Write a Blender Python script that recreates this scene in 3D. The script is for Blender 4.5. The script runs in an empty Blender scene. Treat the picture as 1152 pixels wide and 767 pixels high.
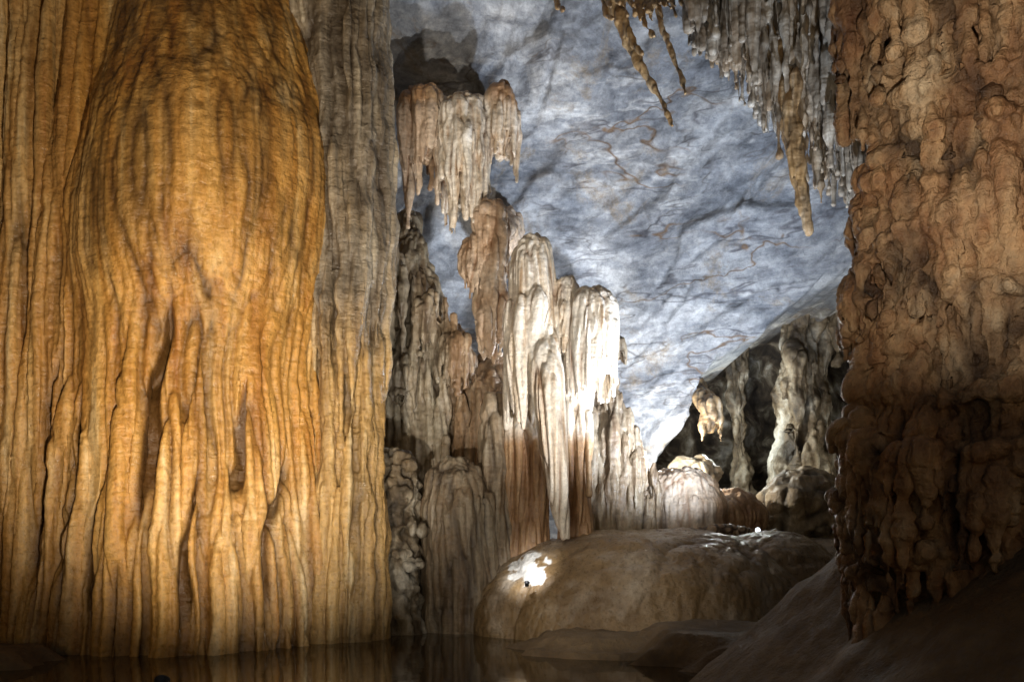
import bpy, math, random, bmesh
import numpy as np
from mathutils import Vector
random.seed(7); rng=np.random.RandomState(11)
scene=bpy.context.scene
CAMZ=3.0; F=900.0
# ---------------------------------------------------------------- noise
perm=rng.permutation(256); perm=np.concatenate([perm,perm,perm])
gr=rng.normal(size=(256,3)); gr/=np.linalg.norm(gr,axis=1)[:,None]
def perlin(p):
    i=np.floor(p).astype(np.int64); f=p-i; i&=255
    u=f*f*f*(f*(f*6-15)+10); out=0
    for dx in (0,1):
        for dy in (0,1):
            for dz in (0,1):
                h=perm[perm[perm[(i[:,0]+dx)&255]+((i[:,1]+dy)&255)]+((i[:,2]+dz)&255)]
                g=gr[h]
                d=g[:,0]*(f[:,0]-dx)+g[:,1]*(f[:,1]-dy)+g[:,2]*(f[:,2]-dz)
                w=(u[:,0] if dx else 1-u[:,0])*(u[:,1] if dy else 1-u[:,1])*(u[:,2] if dz else 1-u[:,2])
                out=out+d*w
    return out
jit=rng.rand(256,3)
def worley(p):
    i=np.floor(p).astype(np.int64); f1=np.full(len(p),9.); f2=np.full(len(p),9.); idd=np.zeros(len(p),int)
    for dx in (-1,0,1):
        for dy in (-1,0,1):
            for dz in (-1,0,1):
                c=i+np.array([dx,dy,dz]); cc=c&255
                h=perm[perm[perm[cc[:,0]]+cc[:,1]]+cc[:,2]]
                d=np.linalg.norm(c+jit[h]-p,axis=1)
                m=d<f1
                f2=np.where(m,f1,np.minimum(f2,d)); idd=np.where(m,h,idd); f1=np.where(m,d,f1)
    return f1,f2,idd
def fbm(p,o=4):
    s=0;a=1
    for k in range(o):
        s=s+a*perlin(p*(2**k)+k*17.3); a*=.5
    return s
def sstep(a,b,x):
    t=np.clip((x-a)/(b-a),0,1); return t*t*(3-2*t)
# ---------------------------------------------------------------- shape parts
class Parts:
    def __init__(s): s.v=[]; s.f=[]
    def rings(s,rings):
        b=len(s.v); n=len(rings[0])
        for r in rings: s.v.extend(r)
        for k in range(len(rings)-1):
            for j in range(n):
                a=b+k*n+j; c=b+k*n+(j+1)%n
                s.f.append((a,c,c+n,a+n))
        s.f.append(tuple(b+j for j in range(n))[::-1])
        e=b+(len(rings)-1)*n
        s.f.append(tuple(e+j for j in range(n)))
def lathe(P,prof,n=20,sub=4):
    """prof rows: x,y,z,rx,ry from bottom to top"""
    pr=np.array(sorted(prof,key=lambda r:r[2]),float)
    tt=np.linspace(0,len(pr)-1,(len(pr)-1)*sub+1)
    q=np.vstack([2*pr[0]-pr[1],pr,2*pr[-1]-pr[-2]])
    rows=[]
    for x in tt:
        k=min(int(x),len(pr)-2); f=x-k
        a,b,c,d=q[k],q[k+1],q[k+2],q[k+3]
        rows.append(.5*((2*b)+(-a+c)*f+(2*a-5*b+4*c-d)*f*f+(-a+3*b-3*c+d)*f**3))
    R=[]
    ph=random.random()*6
    for r in rows:
        rx=max(r[3],.03); ry=max(r[4],.03)
        R.append([(r[0]+rx*math.cos(ph+2*math.pi*j/n),r[1]+ry*math.sin(ph+2*math.pi*j/n),r[2]) for j in range(n)])
    P.rings(R)
def tube(P,pts,rad,n=12):
    pts=[Vector(p) for p in pts]; R=[]
    for k,p in enumerate(pts):
        d=(pts[min(k+1,len(pts)-1)]-pts[max(k-1,0)]).normalized()
        a=d.orthogonal().normalized() if abs(d.z)>.99 else d.cross(Vector((0,0,1))).normalized()
        b=d.cross(a)
        R.append([tuple(p+(a*math.cos(2*math.pi*j/n)+b*math.sin(2*math.pi*j/n))*rad[k]) for j in range(n)])
    P.rings(R)
def blob(P,x,y,z,rx,ry,rz):
    lathe(P,[(x,y,z+rz*math.sin(a),rx*math.cos(a),ry*math.cos(a)) for a in [math.radians(q) for q in (-86,-60,-30,0,30,60,86)]],n=20,sub=2)
def drip(P,x,y,zt,zb,r,lean=0.0,n=10):
    h=zt-zb
    w=lambda:random.uniform(-.08,.08)*r
    lathe(P,[(x+lean,y,zb,.04,.04),(x+lean*.8+w(),y+w(),zb+h*.18,r*.42,r*.42),(x+lean*.4+w(),y+w(),zb+h*.5,r*.8,r*.8),
             (x,y,zb+h*.8,r,r),(x,y,zt,r*.35,r*.35)],n=n,sub=3)
def mushroom(P,x,y,zt,zb,rx,ry,n,rd,rag=.35,core=.6):
    h=zt-zb
    lathe(P,[(x,y,zb+h*.25,rx*core*.5,ry*core*.5),(x,y,zb+h*.45,rx*core,ry*core),(x,y,zt-h*.24,rx*.93,ry*.93),(x,y,zt-h*.1,rx*.8,ry*.8),(x,y,zt-h*.02,rx*.45,ry*.45),(x,y,zt,rx*.2,ry*.2)],n=20)
    ph=random.random()*6
    for i in range(n*2):
        a=2*math.pi*(i+random.random()*.5)/(n*2); k=random.uniform(.8,.97)
        px=x+rx*k*math.cos(a); py=y+ry*k*math.sin(a)
        rg=.5+.35*math.sin(2*a+ph)+random.uniform(-.15,.15)
        drip(P,px,py,zt-h*random.uniform(.2,.3),zb+h*max(0,rg)*rag,rd*random.uniform(.5,.9),n=8)
def U(u,d): return (u-576)/F*d
def Z(v,d): return CAMZ+(600-v)/F*d
# ---------------------------------------------------------------- finishing
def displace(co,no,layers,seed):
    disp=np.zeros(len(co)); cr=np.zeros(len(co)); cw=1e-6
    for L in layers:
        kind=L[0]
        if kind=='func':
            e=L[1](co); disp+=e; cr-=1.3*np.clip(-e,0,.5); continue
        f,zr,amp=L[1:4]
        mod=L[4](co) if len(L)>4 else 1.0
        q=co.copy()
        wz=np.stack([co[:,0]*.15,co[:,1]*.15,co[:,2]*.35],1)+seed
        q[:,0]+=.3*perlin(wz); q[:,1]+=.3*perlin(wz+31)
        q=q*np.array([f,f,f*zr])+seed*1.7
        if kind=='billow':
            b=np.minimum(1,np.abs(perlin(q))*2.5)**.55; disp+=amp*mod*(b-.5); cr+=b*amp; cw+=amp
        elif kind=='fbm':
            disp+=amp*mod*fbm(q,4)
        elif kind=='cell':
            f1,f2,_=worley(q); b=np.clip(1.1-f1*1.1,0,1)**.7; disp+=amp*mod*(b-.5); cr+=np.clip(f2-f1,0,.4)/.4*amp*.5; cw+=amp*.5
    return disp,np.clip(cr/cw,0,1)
def set_attr(me,name,arr):
    a=me.attributes.new(name,'FLOAT','POINT'); a.data.foreach_set('value',np.asarray(arr,np.float32))
def build(name,P,voxel,layers,mat,tint=None,seed=0.0):
    me=bpy.data.meshes.new(name); me.from_pydata([tuple(map(float,v)) for v in P.v],[],P.f); me.update()
    tmp=bpy.data.objects.new('tmp',me); scene.collection.objects.link(tmp)
    m=tmp.modifiers.new('r','REMESH'); m.mode='VOXEL'; m.voxel_size=voxel
    s=tmp.modifiers.new('s','SMOOTH'); s.iterations=2; s.factor=.5
    dg=bpy.context.evaluated_depsgraph_get(); ev=tmp.evaluated_get(dg)
    nm=bpy.data.meshes.new_from_object(ev); bpy.data.objects.remove(tmp); bpy.data.meshes.remove(me)
    n=len(nm.vertices); co=np.empty(n*3); nm.vertices.foreach_get('co',co); co=co.reshape(-1,3)
    no=np.empty(n*3); nm.vertices.foreach_get('normal',no); no=no.reshape(-1,3)
    disp,cr=displace(co,no,layers,seed)
    c2=co+no*disp[:,None]
    nm.vertices.foreach_set('co',c2.ravel())
    nm.polygons.foreach_set('use_smooth',np.ones(len(nm.polygons),bool))
    set_attr(nm,'crease',cr)
    set_attr(nm,'tint',np.clip(tint(co,seed),0,1) if tint else np.zeros(n))
    nm.materials.clear(); nm.materials.append(mat); nm.update(); nm.name=name
    ob=bpy.data.objects.new(name,nm); scene.collection.objects.link(ob)
    return ob
# ---------------------------------------------------------------- materials
def ramp(nt,stops):
    r=nt.nodes.new('ShaderNodeValToRGB'); e=r.color_ramp.elements
    while len(e)<len(stops): e.new(.5)
    for i,(p,c) in enumerate(stops):
        e[i].position=p; e[i].color=(*c,1)
    return r
def rock(name,A,B,crease_col,streak=(3.5,3.5,.12),ripple=9,bump=.3,rough=(.28,.6),cfac=.85,bd=.05,band=.3,cr=(.15,.55),sb=.8,finec=.8):
    m=bpy.data.materials.new(name); m.use_nodes=True; nt=m.node_tree; N=nt.nodes; L=nt.links
    bs=N['Principled BSDF']; tc=N.new('ShaderNodeTexCoord')
    def noise(sc,det=6,dist=0.,ro=.6):
        mp=N.new('ShaderNodeMapping'); mp.inputs['Scale'].default_value=sc; L.new(tc.outputs['Object'],mp.inputs[0])
        n=N.new('ShaderNodeTexNoise'); n.inputs['Scale'].default_value=1; n.inputs['Detail'].default_value=det
        n.inputs['Roughness'].default_value=ro; n.inputs['Distortion'].default_value=dist
        L.new(mp.outputs[0],n.inputs[0]); return n.outputs[0]
    def math_(op,a,b,cl=False):
        n=N.new('ShaderNodeMath'); n.operation=op; n.use_clamp=cl
        for i,x in enumerate((a,b)):
            if isinstance(x,(int,float)): n.inputs[i].default_value=x
            else: L.new(x,n.inputs[i])
        return n.outputs[0]
    def mix(f,a,b,bt='MIX'):
        n=N.new('ShaderNodeMix'); n.data_type='RGBA'; n.blend_type=bt
        for s,x in ((n.inputs[0],f),(n.inputs[6],a),(n.inputs[7],b)):
            if isinstance(x,(int,float)): s.default_value=x
            elif isinstance(x,tuple): s.default_value=(*x,1)
            else: L.new(x,s)
        return n.outputs[2]
    s1=noise(streak,4,.2); s2=noise(tuple(q*.35 for q in streak),3,.5); pat=noise((.5,.5,.4),3,.6)
    bands=noise((2.6,2.6,ripple),2,.5)
    v=math_('ADD',math_('MULTIPLY',s1,.5),math_('MULTIPLY',s2,.5))
    ra=ramp(nt,A); rb=ramp(nt,B); L.new(v,ra.inputs[0]); L.new(v,rb.inputs[0])
    at=N.new('ShaderNodeAttribute'); at.attribute_name='tint'
    tf=math_('ADD',at.outputs['Fac'],math_('MULTIPLY',math_('SUBTRACT',pat,.5),.9))
    tf=math_('ADD',tf,math_('MULTIPLY',math_('SUBTRACT',s1,.5),.8),True)
    c=mix(tf,ra.outputs[0],rb.outputs[0])
    fine=noise((9,9,7),5,.0,.7)
    fr=ramp(nt,[(.3,(.55,.55,.55)),(.7,(1.2,1.17,1.12))]); L.new(fine,fr.inputs[0])
    c=mix(finec,c,fr.outputs[0],'MULTIPLY')
    br=ramp(nt,[(.35,(.7,.68,.64)),(.6,(1.08,1.08,1.08))]); L.new(bands,br.inputs[0])
    c=mix(band,c,br.outputs[0],'MULTIPLY')
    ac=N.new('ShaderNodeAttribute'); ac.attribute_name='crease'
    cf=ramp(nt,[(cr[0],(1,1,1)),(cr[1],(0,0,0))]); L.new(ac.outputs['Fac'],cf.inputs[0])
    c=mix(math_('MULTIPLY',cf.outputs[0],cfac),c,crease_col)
    L.new(c,bs.inputs['Base Color'])
    rr=N.new('ShaderNodeMapRange'); rr.inputs[3].default_value=rough[0]; rr.inputs[4].default_value=rough[1]
    rr.inputs[1].default_value=.35; rr.inputs[2].default_value=.65
    L.new(fine,rr.inputs[0]); L.new(rr.outputs[0],bs.inputs['Roughness'])
    hsum=math_('ADD',math_('MULTIPLY',bands,.45),math_('ADD',math_('MULTIPLY',fine,.55),math_('MULTIPLY',s1,sb)))
    b=N.new('ShaderNodeBump'); b.inputs['Strength'].default_value=bump*2; b.inputs['Distance'].default_value=bd*2
    L.new(hsum,b.inputs['Height']); L.new(b.outputs[0],bs.inputs['Normal'])
    return m
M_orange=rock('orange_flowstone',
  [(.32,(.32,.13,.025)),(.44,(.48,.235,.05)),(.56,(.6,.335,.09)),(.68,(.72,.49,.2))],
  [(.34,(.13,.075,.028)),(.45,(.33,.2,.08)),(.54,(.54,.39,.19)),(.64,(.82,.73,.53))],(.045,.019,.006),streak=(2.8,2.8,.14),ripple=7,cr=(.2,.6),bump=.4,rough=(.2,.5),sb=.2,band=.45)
M_grey=rock('grey_flowstone',
  [(.32,(.11,.09,.065)),(.5,(.27,.225,.165)),(.66,(.52,.46,.36))],
  [(.32,(.26,.14,.045)),(.5,(.5,.32,.12)),(.66,(.76,.64,.41))],(.045,.028,.015),ripple=8,bump=.45,streak=(3.5,3.5,.16),rough=(.22,.55),sb=.3,cr=(.2,.6))
M_cream=rock('cream_calcite',
  [(.34,(.48,.34,.22)),(.42,(.7,.6,.48)),(.51,(.83,.79,.72)),(.7,(.87,.85,.81))],
  [(.34,(.18,.08,.03)),(.5,(.38,.225,.115)),(.66,(.62,.46,.29))],(.2,.1,.045),streak=(6,6,.2),cr=(.16,.52),sb=.4)
M_brown=rock('brown_flowstone',
  [(.32,(.15,.085,.045)),(.5,(.31,.205,.12)),(.66,(.5,.39,.28))],
  [(.32,(.11,.09,.065)),(.5,(.26,.23,.17)),(.66,(.48,.44,.36))],(.04,.025,.016),streak=(5,5,.25),ripple=8,cr=(.18,.6))
M_red=rock('rusty_flowstone',
  [(.32,(.14,.06,.026)),(.44,(.32,.165,.075)),(.55,(.48,.3,.155)),(.68,(.64,.49,.32))],
  [(.32,(.11,.07,.038)),(.5,(.29,.205,.125)),(.68,(.52,.42,.3))],(.03,.014,.007),streak=(2.8,2.8,1.2),ripple=6,bump=.7,cfac=.92,cr=(.22,.64))
M_tan=rock('tan_stalactite',
  [(.32,(.22,.13,.06)),(.5,(.44,.29,.14)),(.66,(.6,.46,.28))],
  [(.32,(.2,.19,.18)),(.5,(.44,.43,.41)),(.64,(.78,.78,.76))],(.08,.06,.04),streak=(5,5,.3))
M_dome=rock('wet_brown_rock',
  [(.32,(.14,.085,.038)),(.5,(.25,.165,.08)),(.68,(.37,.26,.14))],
  [(.3,(.82,.82,.8)),(.7,(.86,.86,.84))],(.1,.06,.03),streak=(1.2,1.2,.8),ripple=5,bump=.4,cfac=.35,rough=(.22,.5))  # second ramp: white for the painted bright spot
M_floor=rock('cave_mud',
  [(.32,(.09,.058,.03)),(.5,(.155,.105,.056)),(.68,(.23,.16,.092))],
  [(.3,(.12,.09,.06)),(.7,(.24,.18,.12))],(.05,.03,.02),streak=(1.6,1.6,1.6),ripple=3,bump=.6,cfac=.4,rough=(.6,.95))
M_mottle=rock('mottled_limestone',
  [(.4,(.05,.038,.026)),(.49,(.15,.115,.075)),(.55,(.38,.34,.27)),(.62,(.78,.78,.73))],
  [(.34,(.12,.078,.04)),(.5,(.33,.25,.15)),(.66,(.6,.52,.38))],(.025,.02,.013),streak=(1.6,1.6,.8),ripple=4,bump=.6)
def marble():
    m=bpy.data.materials.new('grey_marble'); m.use_nodes=True; nt=m.node_tree; N=nt.nodes; L=nt.links
    bs=N['Principled BSDF']; tc=N.new('ShaderNodeTexCoord')
    def noise(sc,rot=(0,0,0),det=5,dist=0.,ro=.6,off=(0,0,0)):
        mp=N.new('ShaderNodeMapping'); mp.inputs['Scale'].default_value=sc; mp.inputs['Rotation'].default_value=rot; mp.inputs['Location'].default_value=off
        L.new(tc.outputs['Object'],mp.inputs[0])
        n=N.new('ShaderNodeTexNoise'); n.inputs['Scale'].default_value=1; n.inputs['Detail'].default_value=det
        n.inputs['Roughness'].default_value=ro; n.inputs['Distortion'].default_value=dist
        L.new(mp.outputs[0],n.inputs[0]); return n.outputs[0]
    def mix(f,a,b,bt='MIX'):
        n=N.new('ShaderNodeMix'); n.data_type='RGBA'; n.blend_type=bt
        for s,x in ((n.inputs[0],f),(n.inputs[6],a),(n.inputs[7],b)):
            if isinstance(x,(int,float)): s.default_value=x
            elif isinstance(x,tuple): s.default_value=(*x,1)
            else: L.new(x,s)
        return n.outputs[2]
    rot=(0,math.radians(38),0)
    base=noise((.17,.2,.36),rot,8,.7,.7)
    rb=ramp(nt,[(.35,(.16,.175,.205)),(.43,(.27,.295,.335)),(.51,(.41,.435,.47)),(.59,(.55,.57,.595)),(.69,(.73,.745,.75))]); L.new(base,rb.inputs[0]); c=rb.outputs[0]
    def veins(sc,rot,w,off,dist=.3,det=5):
        n=noise(sc,rot,det,dist,.6,off)
        r=ramp(nt,[(.5-w,(0,0,0)),(.5,(1,1,1)),(.5+w,(0,0,0))]); L.new(n,r.inputs[0]); return r.outputs[0]
    def mul(a,b):
        n=N.new('ShaderNodeMath'); n.operation='MULTIPLY'; L.new(a,n.inputs[0])
        if isinstance(b,float): n.inputs[1].default_value=b
        else: L.new(b,n.inputs[1])
        return n.outputs[0]
    gate=ramp(nt,[(.5,(0,0,0)),(.6,(1,1,1))]); L.new(noise((.25,.25,.25),det=2,off=(7,2,4)),gate.inputs[0])
    gate2=ramp(nt,[(.48,(0,0,0)),(.6,(1,1,1))]); L.new(noise((.22,.22,.22),det=2,off=(17,12,4)),gate2.inputs[0])
    c=mix(mul(mul(veins((.1,.2,.4),rot,.02,(3,1,9)),gate2.outputs[0]),.6),c,(.76,.78,.79))
    c=mix(mul(mul(veins((.1,.15,.5),(0,.5,.2),.014,(13,5,2),.15,4),gate.outputs[0]),.85),c,(.09,.09,.11))
    c=mix(mul(mul(veins((.1,.15,.45),(0,.8,.2),.010,(43,15,2),.15,4),gate2.outputs[0]),.75),c,(.12,.11,.11))
    c=mix(mul(veins((.12,.2,.35),(0,1.1,.1),.010,(33,5,2),.3,4),gate.outputs[0]),c,(.22,.14,.08))
    st=ramp(nt,[(.55,(0,0,0)),(.65,(1,1,1))]); L.new(noise((.34,.34,.38),off=(1,8,3),dist=.5,det=8,ro=.78),st.inputs[0])
    c=mix(mul(st.outputs[0],.7),c,(.36,.28,.18))
    sk=ramp(nt,[(.36,(.5,.52,.56)),(.6,(1.12,1.12,1.12))]); L.new(noise((.5,.6,2.0),rot,6,.4,.7,(5,5,5)),sk.inputs[0])
    c=mix(.75,c,sk.outputs[0],'MULTIPLY')
    at=N.new('ShaderNodeAttribute'); at.attribute_name='tint'
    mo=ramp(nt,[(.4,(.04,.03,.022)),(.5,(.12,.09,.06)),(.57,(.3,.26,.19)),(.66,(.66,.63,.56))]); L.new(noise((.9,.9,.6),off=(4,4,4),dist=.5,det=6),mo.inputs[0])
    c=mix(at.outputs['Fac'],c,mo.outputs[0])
    fine=noise((3.5,3.5,3.5),det=7,ro=.8)
    fr=ramp(nt,[(.34,(.52,.52,.55)),(.64,(1.18,1.18,1.18))]); L.new(fine,fr.inputs[0])
    c=mix(.85,c,fr.outputs[0],'MULTIPLY')
    L.new(c,bs.inputs['Base Color']); bs.inputs['Roughness'].default_value=.6
    a=N.new('ShaderNodeMath'); a.operation='ADD'; L.new(mul(base,.6),a.inputs[0]); L.new(mul(fine,1.0),a.inputs[1])
    b=N.new('ShaderNodeBump'); b.inputs['Strength'].default_value=.85; b.inputs['Distance'].default_value=.2
    L.new(a.outputs[0],b.inputs['Height']); L.new(b.outputs[0],bs.inputs['Normal'])
    return m
M_marble=marble()
# ---------------------------------------------------------------- cave shell (wall and vault)
def cave_shell():
    na,nb=900,480
    az=np.linspace(math.radians(-128),math.radians(128),na)   # 0 = +Y
    el=np.linspace(math.radians(-25),math.radians(89.5),nb)
    A,E=np.meshgrid(az,el)
    C=np.array([0,12,4.]); R=np.array([20,22,24.])
    D=np.stack([np.sin(A)*np.cos(E),np.cos(A)*np.cos(E),np.sin(E)],-1).reshape(-1,3)
    t=1/np.sqrt(((D/R)**2).sum(1)); p=C+D*t[:,None]
    w=p+1.0*np.stack([perlin(p*.25),perlin(p*.25+9),perlin(p*.25+40)],1)
    b=np.stack([w[:,0]*.8+w[:,2]*.6,w[:,1],w[:,2]*.8-w[:,0]*.6],1)
    def facet(q,edge):   # planar fracture blocks, each with its own tilt
        f1,f2,idd=worley(q); j=jit[idd]-.5
        return ((j[:,0]*b[:,0]*.10+j[:,1]*b[:,2]*.10+j[:,2]*1.0)*np.clip((f2-f1)*edge,0,1))
    d=1.5*perlin(p*.09+3)+.35*facet(b*np.array([.13,.16,.22]),5)+.2*facet(b*np.array([.35,.4,.6])+5,8)+.08*facet(b*np.array([1.1,1.1,1.8])+9,8)+.10*fbm(w*.35+5,4)+.05*fbm(p*1.6+8,4)
    x=p[:,0]+.9*fbm(p*.35+2,4); z=p[:,2]+.9*fbm(p*.35+77,4)
    edge=np.interp(z,[0,4,5.8,8,10,11.3,12.6],[4.9,5.3,5.8,6.7,7.8,9.8,13.0])
    k=sstep(0,.7,x-edge)*sstep(13.0,12.2,z)*(p[:,1]>12)
    rec=k*(11+3.5*fbm(p*.3,3)+2*np.clip(x-edge,0,2))
    p=p+D*d[:,None]; p[:,1]+=rec
    tint=k*sstep(1,4,rec)  # rock mottle, also darkened in colour to deepen the recess
    idx=np.arange(len(p)).reshape(nb,na)
    q=np.stack([idx[:-1,:-1],idx[1:,:-1],idx[1:,1:],idx[:-1,1:]],-1).reshape(-1,4)
    me=bpy.data.meshes.new('cave_wall'); me.from_pydata(p.tolist(),[],q.tolist()); me.update()
    me.polygons.foreach_set('use_smooth',np.ones(len(q),bool))
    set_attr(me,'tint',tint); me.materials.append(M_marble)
    ob=bpy.data.objects.new('cave_wall',me); scene.collection.objects.link(ob)
cave_shell()
# ---------------------------------------------------------------- ground
def ground():
    xs=np.linspace(-26,28,480); ys=np.linspace(-12,52,520)
    X,Y=np.meshgrid(xs,ys); x=X.ravel(); y=Y.ravel()
    P3=np.stack([x,y,x*0],1)
    n=fbm(P3*.45,5); n2=fbm(P3*np.array([.35,1.1,1])+30,4)
    z=np.full(len(x),-.7)
    back=-.7+3.5*sstep(23,28,y)*sstep(1.5,5.5,x); z=np.maximum(z,back)
    mound=np.minimum(3.4,.89*(x-3.3+.35*n)); mound=mound-sstep(15.5,21.5,y+.5*n)*4.2*(1-.3*sstep(10,14,x))
    z=np.maximum(z,mound-.1)
    def shelf(cx,cy,rx,ry,h): 
        return h-1.2*np.clip(np.hypot((x-cx)/rx,(y-cy)/ry)-1+.6*n2,0,9)
    z=np.maximum(z,np.minimum(shelf(4.6,20.9,3.0,1.2,.6),.42))
    z=np.maximum(z,np.minimum(shelf(3.6,20.0,2.4,.9,.4),.16))
    z=np.maximum(z,np.minimum(shelf(5.6,19.6,1.6,1.5,1.0),.7))
    z=np.maximum(z,np.minimum(shelf(-13,18.5,1.6,1.0,.5),.35))
    z=z+.11*n+.08*fbm(P3*1.7,5)
    c=np.stack([x,y,z],1)
    idx=np.arange(len(x)).reshape(len(ys),len(xs))
    q=np.stack([idx[:-1,:-1],idx[:-1,1:],idx[1:,1:],idx[1:,:-1]],-1).reshape(-1,4)
    me=bpy.data.meshes.new('ground'); me.from_pydata(c.tolist(),[],q.tolist()); me.update()
    me.polygons.foreach_set('use_smooth',np.ones(len(q),bool))
    set_attr(me,'tint',np.clip(.5*n,0,.3)); set_attr(me,'crease',np.ones(len(x))); me.materials.append(M_floor)
    scene.collection.objects.link(bpy.data.objects.new('ground',me))
ground()
def water():
    me=bpy.data.meshes.new('pool_water'); me.from_pydata([(-26,-12,0),(28,-12,0),(28,40,0),(-26,40,0)],[],[(0,1,2,3)])
    m=bpy.data.materials.new('pool_water'); m.use_nodes=True; nt=m.node_tree; b=nt.nodes['Principled BSDF']
    b.inputs['Base Color'].default_value=(.05,.034,.016,1); b.inputs['Roughness'].default_value=.05; b.inputs['IOR'].default_value=1.35
    tc=nt.nodes.new('ShaderNodeTexCoord'); n=nt.nodes.new('ShaderNodeTexNoise'); n.inputs['Scale'].default_value=1.6; n.inputs['Detail'].default_value=3
    nt.links.new(tc.outputs['Object'],n.inputs[0]); bu=nt.nodes.new('ShaderNodeBump'); bu.inputs['Strength'].default_value=.12; bu.inputs['Distance'].default_value=.05
    nt.links.new(n.outputs[0],bu.inputs['Height']); nt.links.new(bu.outputs[0],b.inputs['Normal'])
    me.materials.append(m); scene.collection.objects.link(bpy.data.objects.new('pool_water',me))
water()
# ---------------------------------------------------------------- giant flowstone column
rowv=[(-200,225,132),(0,226,130),(100,236,142),(200,238,161),(300,223,171),(400,206,167),(550,198,179),(740,196,196),(790,196,200)]
vv=[r[0] for r in rowv]
def col_c(v,d=22.6): 
    c=np.interp(v,vv,[r[1] for r in rowv]); w=np.interp(v,vv,[r[2] for r in rowv]); return U(c,d),w*d/F
def col_ry(v,rw): return rw*.6+1.2+1.0*math.exp(-((v-210)/150)**2)
P=Parts(); prof=[]
for v,c,w in rowv:
    cx,rw=col_c(v); prof.append((cx,24,Z(v,23.2),rw-.28,col_ry(v,rw)))
prof.append((prof[0][0],24,27,4,4))
lathe(P,prof,n=56)
lathe(P,[(-11.6,24.2,-.8,2.4,3.6),(-11.4,24.2,6,2.1,3.4),(-11.0,24.2,12,2.0,3.2),(-10.7,24.2,18,2.0,3.0),(-10.6,24.2,26,2.2,2.8)],n=40)
lathe(P,[(-13.4,24.2,-.8,2.8,3.2),(-13.3,24.2,6,2.6,3),(-13,24.2,12,2.7,3),(-12.6,24.2,18,2.5,2.8),(-12.4,24.2,26,2.6,2.8)],n=40)
lathe(P,[(-16,22.5,-.8,2.8,3),(-16,22.5,10,2.6,2.8),(-16,22.5,26,2.6,2.6)],n=40)
for i in range(58):   # curtain rolls spreading toward the foot
    a=math.radians(-176+176*(i+random.uniform(-.45,.45))/57)
    r=random.uniform(.14,.42); v0=random.uniform(330,540)
    pr=[]; off=random.uniform(-.08,.2)
    for k,rr in ((0,.35),(.15,.8),(.45,1.0),(.75,.95),(1.0,1.15)):
        v=v0+(790-v0)*k; cx,rw=col_c(v); ry=col_ry(v,rw)
        q=1.0-.10*(1-k)**2
        pr.append((cx+(rw-.2+off)*q*math.cos(a),24+(ry+off)*q*math.sin(a),Z(v,23.2),r*rr,r*rr*1.2))
    lathe(P,pr,n=12)
for i in range(46):   # thin curtains on the far left
    x=random.uniform(-16,-10.2); r=random.uniform(.12,.3); zt=random.uniform(13,24)
    lathe(P,[(x-.7,20.9+.08*abs(x+13),-.8,r,r*1.3),(x-.3,21.1,zt*.5,r,r*1.3),(x+.2,21.4,zt,r*.4,r*.4)],n=10)
def clefts(c):
    e=0
    for (x0,z0,x1,z1,w,dp) in ((-8.6,9.2,-9.45,2.6,.2,.6),(-6.8,7.4,-7.3,3.6,.16,.4),(-11.7,8.2,-12.3,1,.14,.4),(-6.2,5.6,-6.35,.5,.12,.35),(-10.9,6.9,-11.5,.5,.12,.4),(-7.9,5,-8.2,.3,.12,.35),(-10.2,5.5,-10.7,.5,.11,.35)):
        t=(c[:,2]-z1)/(z0-z1); xc=x1+(x0-x1)*t+.1*np.sin(c[:,2]*1.7)
        m=sstep(0,.35,t)*sstep(1.0,.7,t)
        ww=w*(.35+.65*np.clip(1-t,0,1))
        e=e-dp*m*np.exp(-((c[:,0]-xc)/ww)**2)*(c[:,1]<24)
    return e
hl=lambda c: .12+.88*sstep(10.0,5.5,c[:,2])+.5*sstep(-10.9,-12,c[:,0])*sstep(6,11,c[:,2])
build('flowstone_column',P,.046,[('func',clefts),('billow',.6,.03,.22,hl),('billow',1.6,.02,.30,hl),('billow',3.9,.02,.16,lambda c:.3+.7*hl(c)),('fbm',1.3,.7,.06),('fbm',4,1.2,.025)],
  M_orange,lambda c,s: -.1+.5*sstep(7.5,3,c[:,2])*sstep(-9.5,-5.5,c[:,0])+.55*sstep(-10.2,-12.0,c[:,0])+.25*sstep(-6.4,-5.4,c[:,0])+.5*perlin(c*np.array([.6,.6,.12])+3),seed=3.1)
# grey companion column
P=Parts()
lathe(P,[(-4.95,23.3,-.8,.95,1.2),(-4.95,23.3,3,.85,1.1),(-4.85,23.3,6,.85,1.1),(-4.65,23.3,8.2,.9,1.1),(-4.6,23.3,10,1.0,1.2),(-4.65,23.3,13,1.15,1.3),(-4.8,23.3,16,1.25,1.4),(-5.2,23.3,19,1.5,1.5),(-5.4,23.3,25,2.2,2)],n=30)
for i in range(54):
    a=math.radians(-180+185*(i%13)/12+random.uniform(-6,6)); zt=random.uniform(4,9); zb=-.8 if i<18 else random.uniform(5.0,13)
    r=random.uniform(.1,.24)
    x,y=-4.72+.95*math.cos(a),23.3+1.15*math.sin(a)
    if zb<0: lathe(P,[(x-.15,y-.1,-.8,r*1.3,r*1.3),(x-.15,y-.1,zt*.5,r*1.1,r*1.1),(x,y,zt,r*.4,r*.4)],n=12)
    else: drip(P,x*1.0,y-.12,zb+random.uniform(2.5,6),zb,r*1.2)
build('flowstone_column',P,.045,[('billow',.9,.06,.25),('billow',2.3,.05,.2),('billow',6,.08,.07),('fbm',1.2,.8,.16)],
  M_grey,lambda c,s: .0+1.1*sstep(11.0,6.5,c[:,2])+.3*perlin(c*.7),seed=9.4)
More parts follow.
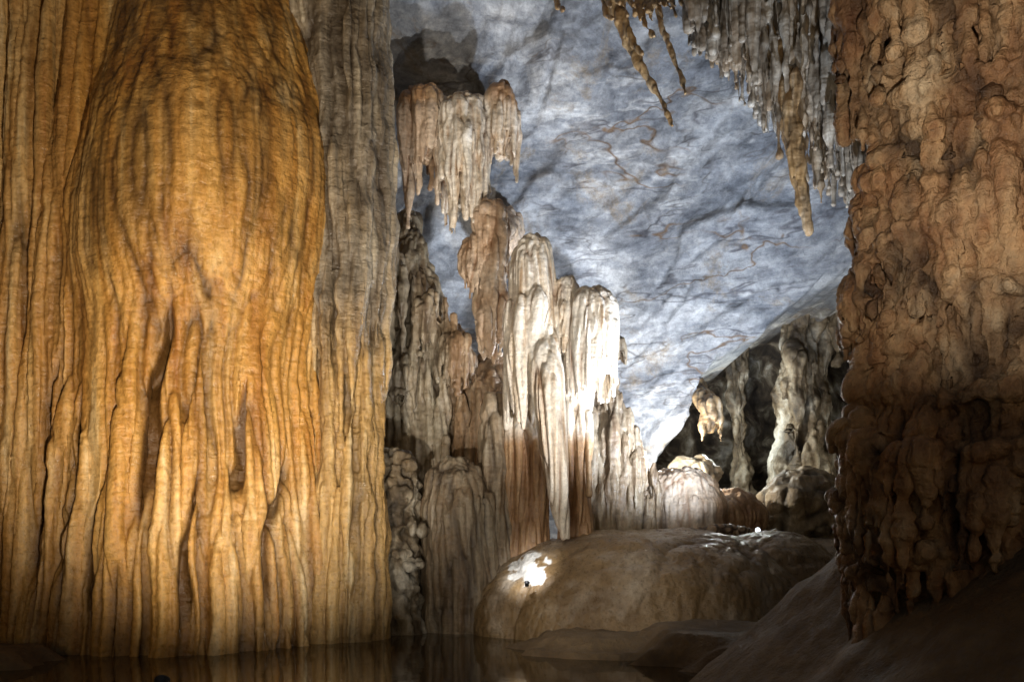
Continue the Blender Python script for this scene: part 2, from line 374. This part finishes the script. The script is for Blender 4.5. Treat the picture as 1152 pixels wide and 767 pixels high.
# ---------------------------------------------------------------- hanging draperies on the wall
d=27
P=Parts()
def M(u,v0,v1,hw,dd,n,rd,rag=.35,ry=None,core=.6):
    mushroom(P,U(u,dd),dd,Z(v0,dd),Z(v1,dd),hw*dd/F,(ry or hw)*dd/F,n,rd,rag,core)
M(477,98,208,28,d,16,.17,.5); drip(P,U(461,d),d-.3,Z(150,d),Z(260,d),.2); drip(P,U(472,d),d-.4,Z(150,d),Z(225,d),.2)
M(521,108,268,30,d-.3,18,.17,.5,core=.75); drip(P,U(512,d),d-.9,Z(180,d),Z(266,d),.24); drip(P,U(526,d),d-.9,Z(170,d),Z(258,d),.2)
M(564,96,206,19,d+.1,12,.15,.5)
tube(P,[(U(478,d),d,Z(125,d)),(U(486,d),d+2.5,Z(90,d)),(U(486,d),d+6,Z(60,d))],[.5,.8,1.2])
tube(P,[(U(535,d),d,Z(130,d)),(U(540,d),d+2.5,Z(100,d)),(U(545,d),d+6,Z(60,d))],[.6,.8,1.2])
build('stalactite_drapery',P,.038,[('billow',1.8,.06,.13),('billow',4.6,.05,.12),('fbm',1.5,.6,.14)],M_cream,
  lambda c,s: -.5+1.2*sstep(U(503,27),U(490,27),c[:,0])+.75*sstep(U(544,27),U(554,27),c[:,0])+.9*sstep(Z(135,27),Z(108,27),c[:,2]),seed=5.5)
P=Parts(); d=26.5
M(553,224,330,21,d,12,.15,.5); M(537,262,345,17,d-.1,10,.14,.5); M(552,300,410,18,d,12,.15,.4)
drip(P,U(545,d),d-.2,Z(330,d),Z(408,d),.3); blob(P,U(552,d),d,Z(300,d),.5,.5,1.6)
tube(P,[(U(553,d),d,Z(250,d)),(U(560,d),d+3,Z(225,d)),(U(560,d),d+7,Z(170,d))],[.5,.7,1.2])
build('stalactite_drapery',P,.038,[('billow',1.8,.12,.18),('billow',4.5,.1,.11),('fbm',1.6,.7,.2)],M_cream,lambda c,s: .6+.4*perlin(c),seed=15.5)
# ---------------------------------------------------------------- central white column + mushroom
P=Parts(); d=25
lathe(P,[(U(594,d),d+.5,Z(690,d),.85,.8),(U(594,d),d+.5,Z(600,d),.68,.6),(U(596,d),d+.5,Z(515,d),.48,.4),(U(600,d),d+.2,Z(472,d),.55,.42),(U(599,d),d,Z(400,d),.84,.74),(U(600,d),d,Z(340,d),.76,.7),(U(600,d),d,Z(295,d),.66,.62),(U(601,d),d,Z(273,d),.42,.4),(U(601,d),d,Z(264,d),.12,.12)],n=28)
for i in range(28):
    a=math.radians(-200+220*i/27+random.uniform(-5,5)); u=598+28*math.cos(a)
    drip(P,U(u,d),d+.76*math.sin(a),Z(random.uniform(340,390),d),Z(random.uniform(425,488),d),random.uniform(.08,.19),n=10)
drip(P,U(588,d),d-.65,Z(340,d),Z(486,d),.28); drip(P,U(603,d),d-.7,Z(330,d),Z(425,d),.28)
for i in range(16):
    u=random.uniform(568,614)
    drip(P,U(u,d),d+random.uniform(.0,.3),Z(random.uniform(460,480),d),Z(random.uniform(600,660),d),random.uniform(.09,.16))
lathe(P,[(U(633,d),d-1.3,Z(606,d),.12,.12),(U(628,d),d-1.25,Z(570,d),.28,.26),(U(621,d),d-1.1,Z(500,d),.42,.4),(U(613,d),d-.9,Z(430,d),.5,.46),(U(610,d),d-.3,Z(370,d),.4,.35)],n=20)
lathe(P,[(U(652,d),d+.8,Z(690,d),.75,.8),(U(650,d),d+.8,Z(560,d),.5,.5),(U(652,d),d+.7,Z(460,d),.45,.45),(U(654,d),d,Z(370,d),.6,.6),(U(650,d),d,Z(340,d),.4,.4)],n=24)
mushroom(P,U(664,d),d-.3,Z(327,d),Z(460,d),30*d/F,.78,20,.15,.35,.72)
mushroom(P,U(637,d),d-.1,Z(312,d),Z(430,d),17*d/F,.45,10,.13,.4,.7)
drip(P,U(672,d),d-.9,Z(400,d),Z(460,d),.15); drip(P,U(652,d),d-.9,Z(370,d),Z(440,d),.15)
for i in range(14): drip(P,U(random.uniform(638,674),d),d+random.uniform(.2,.6),Z(random.uniform(440,465),d),Z(random.uniform(530,612),d),random.uniform(.09,.16))
build('white_flowstone_column',P,.034,[('billow',1.6,.04,.10),('billow',4.2,.035,.10),('billow',9,.05,.03),('fbm',1.0,.4,.06)],M_cream,
  lambda c,s: -.4+1.3*sstep(Z(462,25),Z(515,25),c[:,2])*sstep(23.5,24.3,c[:,1])+.5*sstep(Z(462,25),Z(515,25),c[:,2])+.6*sstep(U(615,25),U(640,25),c[:,0])*sstep(Z(345,25),Z(318,25),c[:,2])+.3*perlin(c*np.array([1.5,1.5,.3])),seed=21.2)  # browner below the overhang: recess shade painted into the colour
# ---------------------------------------------------------------- grey stalagmite wall behind, to the left and right
P=Parts(); d=28
lathe(P,[(U(475,d),d,-.8,1.6,1.3),(U(475,d),d,Z(500,d),1.45,1.2),(U(472,d),d,Z(380,d),1.05,1),(U(468,d),d,Z(320,d),.7,.8),(U(462,d),d+.3,Z(265,d),.4,.5),(U(455,d),d+1,Z(230,d),.3,.4)],n=28)
lathe(P,[(U(512,d),d+.4,-.8,1.3,1.1),(U(512,d),d+.4,Z(500,d),1.2,1),(U(510,d),d+.4,Z(420,d),.8,.8),(U(503,d),d+.4,Z(365,d),.4,.5)],n=24)
for i in range(110):
    u=random.uniform(438,528); t=275+max(0,u-475)*2.2+random.uniform(0,220); drip(P,U(u,d),d-random.uniform(.6,1.3),Z(t,d),Z(t+random.uniform(60,140),d),random.uniform(.06,.15))
mushroom(P,U(515,d),d-1.3,Z(385,d),Z(455,d),.65,.6,14,.11)
mushroom(P,U(480,d),d-1.0,Z(345,d),Z(420,d),.5,.5,12,.1)
mushroom(P,U(458,d),d-1.0,Z(400,d),Z(480,d),.5,.5,12,.1)
lathe(P,[(U(540,d),d-.3,-.8,1.2,1),(U(540,d),d-.3,Z(540,d),1.15,1),(U(543,d),d-.3,Z(450,d),1.0,.9),(U(548,d),d-.3,Z(425,d),.6,.5),(U(552,d),d-.2,Z(405,d),.35,.35)],n=24)
build('stalagmite_curtain',P,.043,[('billow',1.3,.1,.2),('billow',3.5,.07,.17),('cell',2.2,.5,.08),('billow',7,.1,.06),('fbm',1.2,.8,.18)],M_brown,
  lambda c,s: .85*sstep(U(520,28),U(500,28),c[:,0])+.4*perlin(c*.6),seed=31.)
P=Parts(); d=25
lathe(P,[(U(520,d),d,-.8,1.3,1.1),(U(520,d),d,Z(650,d),1.2,1.1),(U(516,d),d,Z(580,d),1.05,1.0),(U(512,d),d,Z(535,d),.85,.8),(U(512,d),d,Z(516,d),.4,.4)],n=28)
for i in range(24):
    a=math.radians(-190+200*i/23); drip(P,U(516,d)+1.0*math.cos(a),d+.95*math.sin(a),Z(random.uniform(550,575),d),Z(random.uniform(640,700),d),.15)
lathe(P,[(U(560,d),d+.5,-.8,.7,.7),(U(558,d),d+.5,Z(600,d),.6,.6),(U(556,d),d+.5,Z(500,d),.5,.5),(U(556,d),d+.6,Z(440,d),.3,.3)],n=20)
build('fluted_stalagmite',P,.042,[('billow',1.8,.1,.14),('billow',4.5,.1,.1),('fbm',1.2,.8,.12)],M_brown,lambda c,s:.55+.3*perlin(c),seed=41.)
P=Parts(); d=24.5
lathe(P,[(U(447,d),d,-.8,.95,.9),(U(446,d),d,Z(690,d),.8,.85),(U(446,d),d,Z(610,d),.65,.65),(U(444,d),d,Z(560,d),.7,.7),(U(444,d),d,Z(520,d),.6,.6),(U(442,d),d,Z(503,d),.2,.2)],n=26)
for i in range(16):
    blob(P,U(random.uniform(425,468),d),d-.5,Z(random.uniform(515,640),d),.3,.3,.17)
build('stalagmite',P,.045,[('cell',2.6,1.6,.12),('billow',2.4,.4,.2),('billow',6,.3,.06),('fbm',1.6,1,.3)],M_mottle,lambda c,s:.25+.3*perlin(c),seed=45.)
P=Parts(); d=28
lathe(P,[(U(690,d),d,-.8,2,1.3),(U(690,d),d,Z(560,d),1.4,1.2),(U(682,d),d,Z(490,d),1.0,1),(U(674,d),d,Z(430,d),.6,.7),(U(670,d),d,Z(400,d),.25,.3)],n=28)
for i in range(70):
    u=random.uniform(655,742); t=415+max(0,u-680)*2.0; t0=t+random.uniform(0,90); drip(P,U(u,d),d-random.uniform(.8,1.2)+abs(u-690)*.006,Z(t0,d),Z(min(612,t0+random.uniform(60,160)),d),random.uniform(.07,.18))
mushroom(P,U(694,d),d,Z(378,d),Z(412,d),.32,.3,7,.1)
build('stalagmite_curtain',P,.043,[('billow',1.5,.12,.18),('billow',4,.1,.14),('fbm',1.3,.7,.18)],M_brown,
  lambda c,s: .5+.4*perlin(c*.8),seed=51.)
P=Parts(); d=29
lathe(P,[(U(772,d),d,1.5,1.7,1.4),(U(770,d),d,Z(585,d),1.55,1.3),(U(768,d),d,Z(555,d),1.4,1.2),(U(766,d),d,Z(537,d),1.1,1.0),(U(766,d),d,Z(528,d),.6,.6)],n=28)
blob(P,U(830,d),d+1,Z(583,d),1.4,1.2,1.1)
for i in range(30):
    a=math.radians(-190+200*i/29); drip(P,U(770,d)+1.4*math.cos(a),d+1.25*math.sin(a),Z(562,d),Z(random.uniform(595,610),d),.11)
build('flowstone_mound',P,.042,[('billow',2,.1,.12),('billow',5,.1,.08),('fbm',1.3,.8,.12)],M_cream,lambda c,s:.6+.3*perlin(c)+.5*sstep(6.8,7.8,c[:,0]),seed=55.)
# ---------------------------------------------------------------- domed rock in the pool
P=Parts()
lathe(P,[(4.1,25.5,-1,5.75,4.3),(4.1,25.5,.2,5.5,4.1),(4.1,25.6,1.4,5.1,3.8),(4.2,25.8,2.2,4.5,3.3),(4.3,26,2.72,3.5,2.6),(4.4,26,3.0,1.9,1.5),(4.4,26,3.06,.3,.3)],n=48)
blob(P,.2,24.9,.2,1.5,2.0,1.8); blob(P,8.2,25.8,1.6,2.4,2,1.4)
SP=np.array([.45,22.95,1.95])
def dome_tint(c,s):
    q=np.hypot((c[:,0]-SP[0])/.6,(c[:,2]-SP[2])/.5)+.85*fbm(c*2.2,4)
    return 1.7*sstep(1.0,.8,q)*(c[:,1]<24.5)-.4  # lamp's bright spot painted white into the rock colour
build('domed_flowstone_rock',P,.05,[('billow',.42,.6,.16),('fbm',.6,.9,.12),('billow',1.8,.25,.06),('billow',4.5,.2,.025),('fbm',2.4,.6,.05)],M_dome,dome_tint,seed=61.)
# ---------------------------------------------------------------- chamber rocks
P=Parts(); d=36
lathe(P,[(U(905,d),d,1,2.0,1.6),(U(903,d),d,Z(520,d),1.3,1.2),(U(900,d),d,Z(440,d),.95,1.0),(U(905,d),d,Z(370,d),1.1,1.2),(U(925,d),d,Z(320,d),1.8,1.6),(U(940,d),d,Z(250,d),3,2)],n=26)
lathe(P,[(U(855,d),d+3,1,.8,1.0),(U(853,d),d+3,Z(500,d),.4,.5),(U(850,d),d+3,Z(420,d),.35,.4),(U(855,d),d+3,Z(330,d),1.0,1.0)],n=22)
lathe(P,[(U(985,d),d-2,1,1.4,1.2),(U(985,d),d-2,Z(500,d),.9,1.0),(U(978,d),d-2,Z(400,d),1.0,1.1),(U(970,d),d-2,Z(300,d),2.0,1.2)],n=22)
for i in range(44):
    u=random.choice([random.uniform(878,932),random.uniform(960,990)]); t=random.uniform(310,480); drip(P,U(u,d),d-random.uniform(.4,1.3),Z(t,d),Z(t+random.uniform(40,130),d),random.uniform(.1,.3),lean=random.uniform(-.3,.3))
build('chamber_column',P,.055,[('fbm',.6,.8,.6),('billow',1.0,.2,.35),('billow',2.2,.15,.25),('billow',5,.3,.09),('fbm',3,1,.06)],M_mottle,lambda c,s:.25+.9*perlin(c*.5),seed=71.)
P=Parts(); d=31
blob(P,U(905,d),d,Z(572,d),1.6,1.3,1.4); blob(P,U(948,d),d+.6,Z(580,d),1.0,1,1.2); blob(P,U(868,d),d+.5,Z(592,d),1.0,.9,.8)
blob(P,U(795,d),d+1.2,Z(530,d),1.1,.8,.7)
build('boulder',P,.05,[('fbm',.6,1,.6),('cell',.9,.8,.3),('billow',1.8,.6,.14),('fbm',3,1,.06)],M_mottle,lambda c,s:.95+.3*perlin(c),seed=75.)
P=Parts(); d=31
mushroom(P,U(800,d),d,Z(448,d),Z(500,d),.42,.4,10,.13,.6); tube(P,[(U(800,d),d,Z(458,d)),(U(796,d),d+1,Z(440,d)),(U(790,d),d+3,Z(410,d))],[.35,.4,.6])
build('stalactite',P,.045,[('billow',2,.2,.12),('fbm',2,.8,.2)],M_tan,lambda c,s:.0*c[:,0],seed=77.)
P=Parts()
for u,v,dd,r in ((795,598,27.2,.22),(812,596,27,.3),(835,597,27,.22),(872,600,26.8,.18),(888,603,26.5,.2),(780,601,27,.15),(850,602,26.5,.14)):
    blob(P,U(u,dd),dd,Z(v,dd),r*1.6,r,r*.7)
build('rubble',P,.035,[('fbm',2.5,1,.14),('cell',4,1,.05)],M_red,lambda c,s:.5+.6*perlin(c*2),seed=79.)
# ---------------------------------------------------------------- stalactites from the vault
P=Parts(); d=23
for u,v,rx,rz in ((800,-90,1.3,2.4),(850,-75,1.5,2.6),(900,-60,1.4,2.5),(945,-20,1.3,2.6),(975,40,1.2,2.6),(1000,-10,2.0,4),(920,-100,2.5,3),(970,-90,2.5,4)):
    blob(P,U(u,d),d+random.uniform(0,1),Z(v,d),rx,rx*.8,rz)
low=lambda u: np.interp(u,[775,810,850,880,920,950,1000],[48,82,132,178,218,228,220])
for i in range(680):
    u=random.uniform(772,1008); dd=d+random.uniform(-1.8,1.6); m=low(u)
    b=m*(1-random.random()**1.2*.98)+random.uniform(-8,14); drip(P,U(u,dd),dd,Z(b-random.uniform(60,170),dd),Z(b,dd),random.uniform(.045,.1)*(1.7 if random.random()<.1 else 1),lean=random.uniform(0,.12),n=8)
build('stalactite_cluster',P,.038,[('billow',1.6,.2,.12),('cell',3.2,.4,.1),('billow',5,.2,.04),('fbm',1.2,.7,.2)],M_tan,
  lambda c,s:.75+1.1*perlin(c*np.array([.6,.6,.3])),seed=81.)
P=Parts(); d=21.5
lathe(P,[(U(911,d),d,Z(262,d),.05,.05),(U(906,d),d,Z(240,d),.12,.12),(U(898,d),d,Z(195,d),.2,.2),(U(891,d),d,Z(150,d),.25,.25),(U(887,d),d,Z(120,d),.22,.22),(U(885,d),d+.6,Z(60,d),.26,.3),(U(885,d),d+1,Z(0,d),.35,.4),(U(885,d),d+1.2,Z(-60,d),.6,.6)],n=16)
drip(P,U(886,d),d-.1,Z(130,d),Z(205,d),.16,.1); drip(P,U(897,d),d-.1,Z(150,d),Z(225,d),.14,.15); drip(P,U(882,d),d,Z(90,d),Z(150,d),.12); drip(P,U(893,d),d-.2,Z(80,d),Z(140,d),.12)
build('stalactite',P,.033,[('billow',2.6,.12,.1),('cell',3,.5,.09),('billow',6,.1,.05),('fbm',2,.8,.1)],M_tan,lambda c,s:.1+.0*c[:,0],seed=85.)
P=Parts(); d=25
def thin(pts,r0,r1,dd=25,k=1):
    n=len(pts); q=[(U(u,dd),dd+(1-i/(n-1))*1.5*k,Z(v,dd)) for i,(u,v) in enumerate(pts)]
    tube(P,q,[r0+(r1-r0)*(i/(n-1))**.6 for i in range(n)],10)
thin([(690,-70),(702,-10),(712,30),(728,70),(745,105),(757,143)],.3,.06)
thin([(698,-60),(706,0),(716,40),(724,62)],.22,.06)
thin([(745,-60),(752,5),(762,45),(770,80),(771,106)],.12,.05)
thin([(724,-50),(730,10),(736,42)],.1,.05); thin([(780,-60),(786,0),(792,28)],.14,.06); thin([(622,-60),(630,-10),(634,12)],.14,.05); thin([(683,-60),(686,0),(690,22)],.14,.05)
for i in range(26):
    u=random.uniform(684,800); v=random.uniform(4,34)*(.5+.5*(u-680)/120); thin([(u-9,-70),(u-3,-20),(u,v)],.12,.045)
build('stalactite_cluster',P,.03,[('billow',3,.3,.05),('fbm',2.2,.8,.1),('cell',4,.6,.03)],M_tan,lambda c,s:.0*c[:,0],seed=87.)
# ---------------------------------------------------------------- rusty column on the right
P=Parts(); d=11
ed=[(-200,930),(0,955),(60,985),(130,1003),(200,985),(260,976),(330,1003),(400,1003),(450,985),(500,962),(600,968),(680,985),(767,1022),(900,1060)]
OFF=.42
evs=[e[0] for e in ed]; eus=[e[1] for e in ed]
def rc(v):
    xe=U(np.interp(v,evs,eus),d)+OFF; return (xe+10.2)/2,(10.2-xe)/2
lathe(P,[(rc(v)[0],d+.9,Z(v,d),rc(v)[1],2.0) for v in evs],n=44,sub=3)
lathe(P,[(8.8,d+2,-1,3,2.6),(8.8,d+2,1.5,2.5,2.4),(8.8,d+2,4,2.1,2.2)],n=30)
for i in range(520):
    a=math.radians(random.uniform(-200,-20)); v=random.uniform(-60,760); cx,rx=rc(v)
    x=cx+rx*math.cos(a); y=d+.9+2.0*math.sin(a); z=Z(v,d)
    r=random.uniform(.06,.13)
    drip(P,x,y,z+r*5,z-random.uniform(.4,1.6),r)
for v,k,w in ((40,.3,.2),(90,.4,.3),(140,.45,.4),(200,.3,.25),(265,.5,.45),(305,.5,.4),(370,.3,.2),(430,.4,.35),(495,.8,.6),(560,.5,.3),(620,.6,.3)):
    cx,rx=rc(v); ph=random.random()*6
    for i in range(70):
        a=math.radians(-205+190*i/69+random.uniform(-3,3))
        if math.sin(3*a+ph)<-.35: continue
        o=w*.5*(1+math.sin(3*a+ph))*.5
        x=cx+(rx+o)*math.cos(a); y=d+.9+(2.0+o)*math.sin(a)
        z=Z(v,d)+.4*math.sin(2*a+ph)
        if i%2: blob(P,cx+(rx+o*.5)*math.cos(a),d+.9+(2.0+o*.5)*math.sin(a),z+.12,.24,.24,.18)
        drip(P,x,y,z+.25,z-random.uniform(.2,1.2)*k*2,random.uniform(.04,.09),n=8)
build('rusty_flowstone_column',P,.032,[('billow',.9,.4,.22),('billow',2.2,.25,.15),('fbm',2.0,1.0,.17),('billow',6,.35,.06),('fbm',6,1,.03)],M_red,
  lambda c,s:.1+.35*sstep(7,3,c[:,2])+.7*perlin(c*.7+4),seed=91.)
# ---------------------------------------------------------------- flood lamps (cave show lighting)
def hard(name,col,rough,metal=0,emit=0):
    m=bpy.data.materials.new(name); m.use_nodes=True; nt=m.node_tree; b=nt.nodes['Principled BSDF']
    n=nt.nodes.new('ShaderNodeTexNoise'); n.inputs['Scale'].default_value=30; r=ramp(nt,[(.3,tuple(c*.8 for c in col)),(.7,col)])
    nt.links.new(n.outputs[0],r.inputs[0]); nt.links.new(r.outputs[0],b.inputs['Base Color'])
    b.inputs['Roughness'].default_value=rough; b.inputs['Metallic'].default_value=metal
    if emit: b.inputs['Emission Color'].default_value=(*col,1); b.inputs['Emission Strength'].default_value=emit
    return m
M_case=hard('lamp_housing',(.04,.04,.045),.5,.3); M_glass=hard('lamp_glass',(.85,.93,1),.1,0,6); M_dim=hard('lamp_glass_off',(.3,.5,.65),.1,0,.0)
def lamp(loc,target,size=.22,lit=True):
    root=bpy.data.objects.new('flood_lamp',None); scene.collection.objects.link(root); root.location=loc
    dirv=(Vector(target)-Vector(loc)).normalized(); q=dirv.to_track_quat('-Z','Y')
    def part(nm,fn,mat,rot=True):
        bm=bmesh.new(); fn(bm); me=bpy.data.meshes.new(nm); bm.to_mesh(me); bm.free(); me.materials.append(mat)
        o=bpy.data.objects.new(nm,me); scene.collection.objects.link(o); o.parent=root
        if rot: o.rotation_euler=q.to_euler()
        return o
    def house(bm):
        bmesh.ops.create_cone(bm,cap_ends=True,segments=24,radius1=size,radius2=size*.6,depth=size*1.2)
        bmesh.ops.bevel(bm,geom=list(bm.edges),offset=size*.05,segments=1,affect='EDGES')
        for k in range(3):
            r=bmesh.ops.create_cone(bm,cap_ends=True,segments=20,radius1=size*.75,radius2=size*.75,depth=size*.05)
            bmesh.ops.translate(bm,verts=r['verts'],vec=(0,0,size*(.68+.12*k)))
    def glass(bm):
        r=bmesh.ops.create_cone(bm,cap_ends=True,segments=24,radius1=size*.86,radius2=size*.86,depth=size*.06); bmesh.ops.translate(bm,verts=r['verts'],vec=(0,0,-size*.63))
    def stand(bm):
        for s in (-1,1):
            r=bmesh.ops.create_cube(bm,size=1); bmesh.ops.scale(bm,verts=r['verts'],vec=(size*.08,size*.25,size*1.5)); bmesh.ops.translate(bm,verts=r['verts'],vec=(s*size*1.12,0,-size*.6))
        r=bmesh.ops.create_cube(bm,size=1); bmesh.ops.scale(bm,verts=r['verts'],vec=(size*2.5,size*.6,size*.08)); bmesh.ops.translate(bm,verts=r['verts'],vec=(0,0,-size*1.4))
    part('housing',house,M_case); part('glass',glass,M_glass if lit else M_dim); part('bracket',stand,M_case,False)
def light(name,kind,loc,target,power,col,size=.3,angle=100,blend=.8):
    l=bpy.data.lights.new(name,kind); l.energy=power; l.color=col; l.shadow_soft_size=size
    if kind=='SPOT': l.spot_size=math.radians(angle); l.spot_blend=blend
    o=bpy.data.objects.new(name,l); scene.collection.objects.link(o); o.location=loc
    o.rotation_euler=(Vector(target)-Vector(loc)).to_track_quat('-Z','Y').to_euler()
WARM=(1,.87,.7); COOL=(.78,.87,1); NEU=(1,.96,.9)
light('column_floodlight','SPOT',(-4.2,9.8,1.8),(-7.4,20,8.6),9500,WARM,.2,84,1)
light('column_floodlight','SPOT',(-1.6,14.6,.9),(-6.4,21.5,6.5),2500,(1,.93,.82),.15,90,1)
light('wall_floodlight','POINT',(2.6,28.0,8.2),(0,0,0),5000,COOL,.15)
light('vault_floodlight','SPOT',(6.5,22.0,3.4),(4.0,31,13.5),10500,COOL,.2,100,1)
light('alcove_floodlight','POINT',(5.8,30.6,5.7),(0,0,0),1100,(1,.98,.92),.15)
light('drapery_floodlight','SPOT',(4.2,16.5,.9),(-.2,25.5,12),8200,NEU,.12,58,1)
light('dome_fill_light','SPOT',(-.8,13.5,4.6),(2.4,24,1.0),1500,(1,.93,.8),.2,55,1)  # added fill light, brightens the dome and lower centre
light('chamber_floodlight','POINT',(9.2,34.5,7.5),(0,0,0),600,(.95,1,.95),.2)
light('chamber_floodlight','POINT',(13.3,32.0,4.4),(0,0,0),750,(1,.98,.86),.2)
light('rusty_column_floodlight','SPOT',(2.6,5.2,5.0),(6.8,11,9.2),1900,(1,.9,.76),.1,70,1)
light('stalactite_fill_light','SPOT',(6.2,17.5,3.6),(8.2,23,16.5),4600,(.9,.95,1),.15,52,1)  # added fill light, lifts the dark stalactites
light('rock_lamp','SPOT',(.1,21.9,2.3),tuple(SP),260,(1,1,1),.05,75,1)
lamp((U(853,26.4),26.4,3.12),(4,20,3),.09)
lamp((.42,22.5,1.6),(.5,23.2,2.2),.08)
lamp((-4.4,10.05,1.12),(-7,20,9),.1,False)
# ---------------------------------------------------------------- world, camera
w=bpy.data.worlds.new("World"); scene.world=w; w.use_nodes=True; nt=w.node_tree
sky=nt.nodes.new('ShaderNodeTexSky'); sky.sky_type='NISHITA'; sky.sun_disc=False; sky.sun_elevation=math.radians(12); sky.sun_rotation=math.radians(180)
nt.links.new(sky.outputs[0],nt.nodes['Background'].inputs[0]); nt.nodes['Background'].inputs[1].default_value=.022
cam=bpy.data.cameras.new('Camera'); cam.sensor_width=36; cam.lens=36*F/1152; cam.shift_y=(600-383.5)/1152; cam.clip_end=300; cam.clip_start=.1
co=bpy.data.objects.new('Camera',cam); scene.collection.objects.link(co); co.location=(0,0,CAMZ); co.rotation_euler=(math.pi/2,0,0)
scene.camera=co
scene.view_settings.view_transform='Standard'; scene.view_settings.look='None'; scene.view_settings.exposure=0
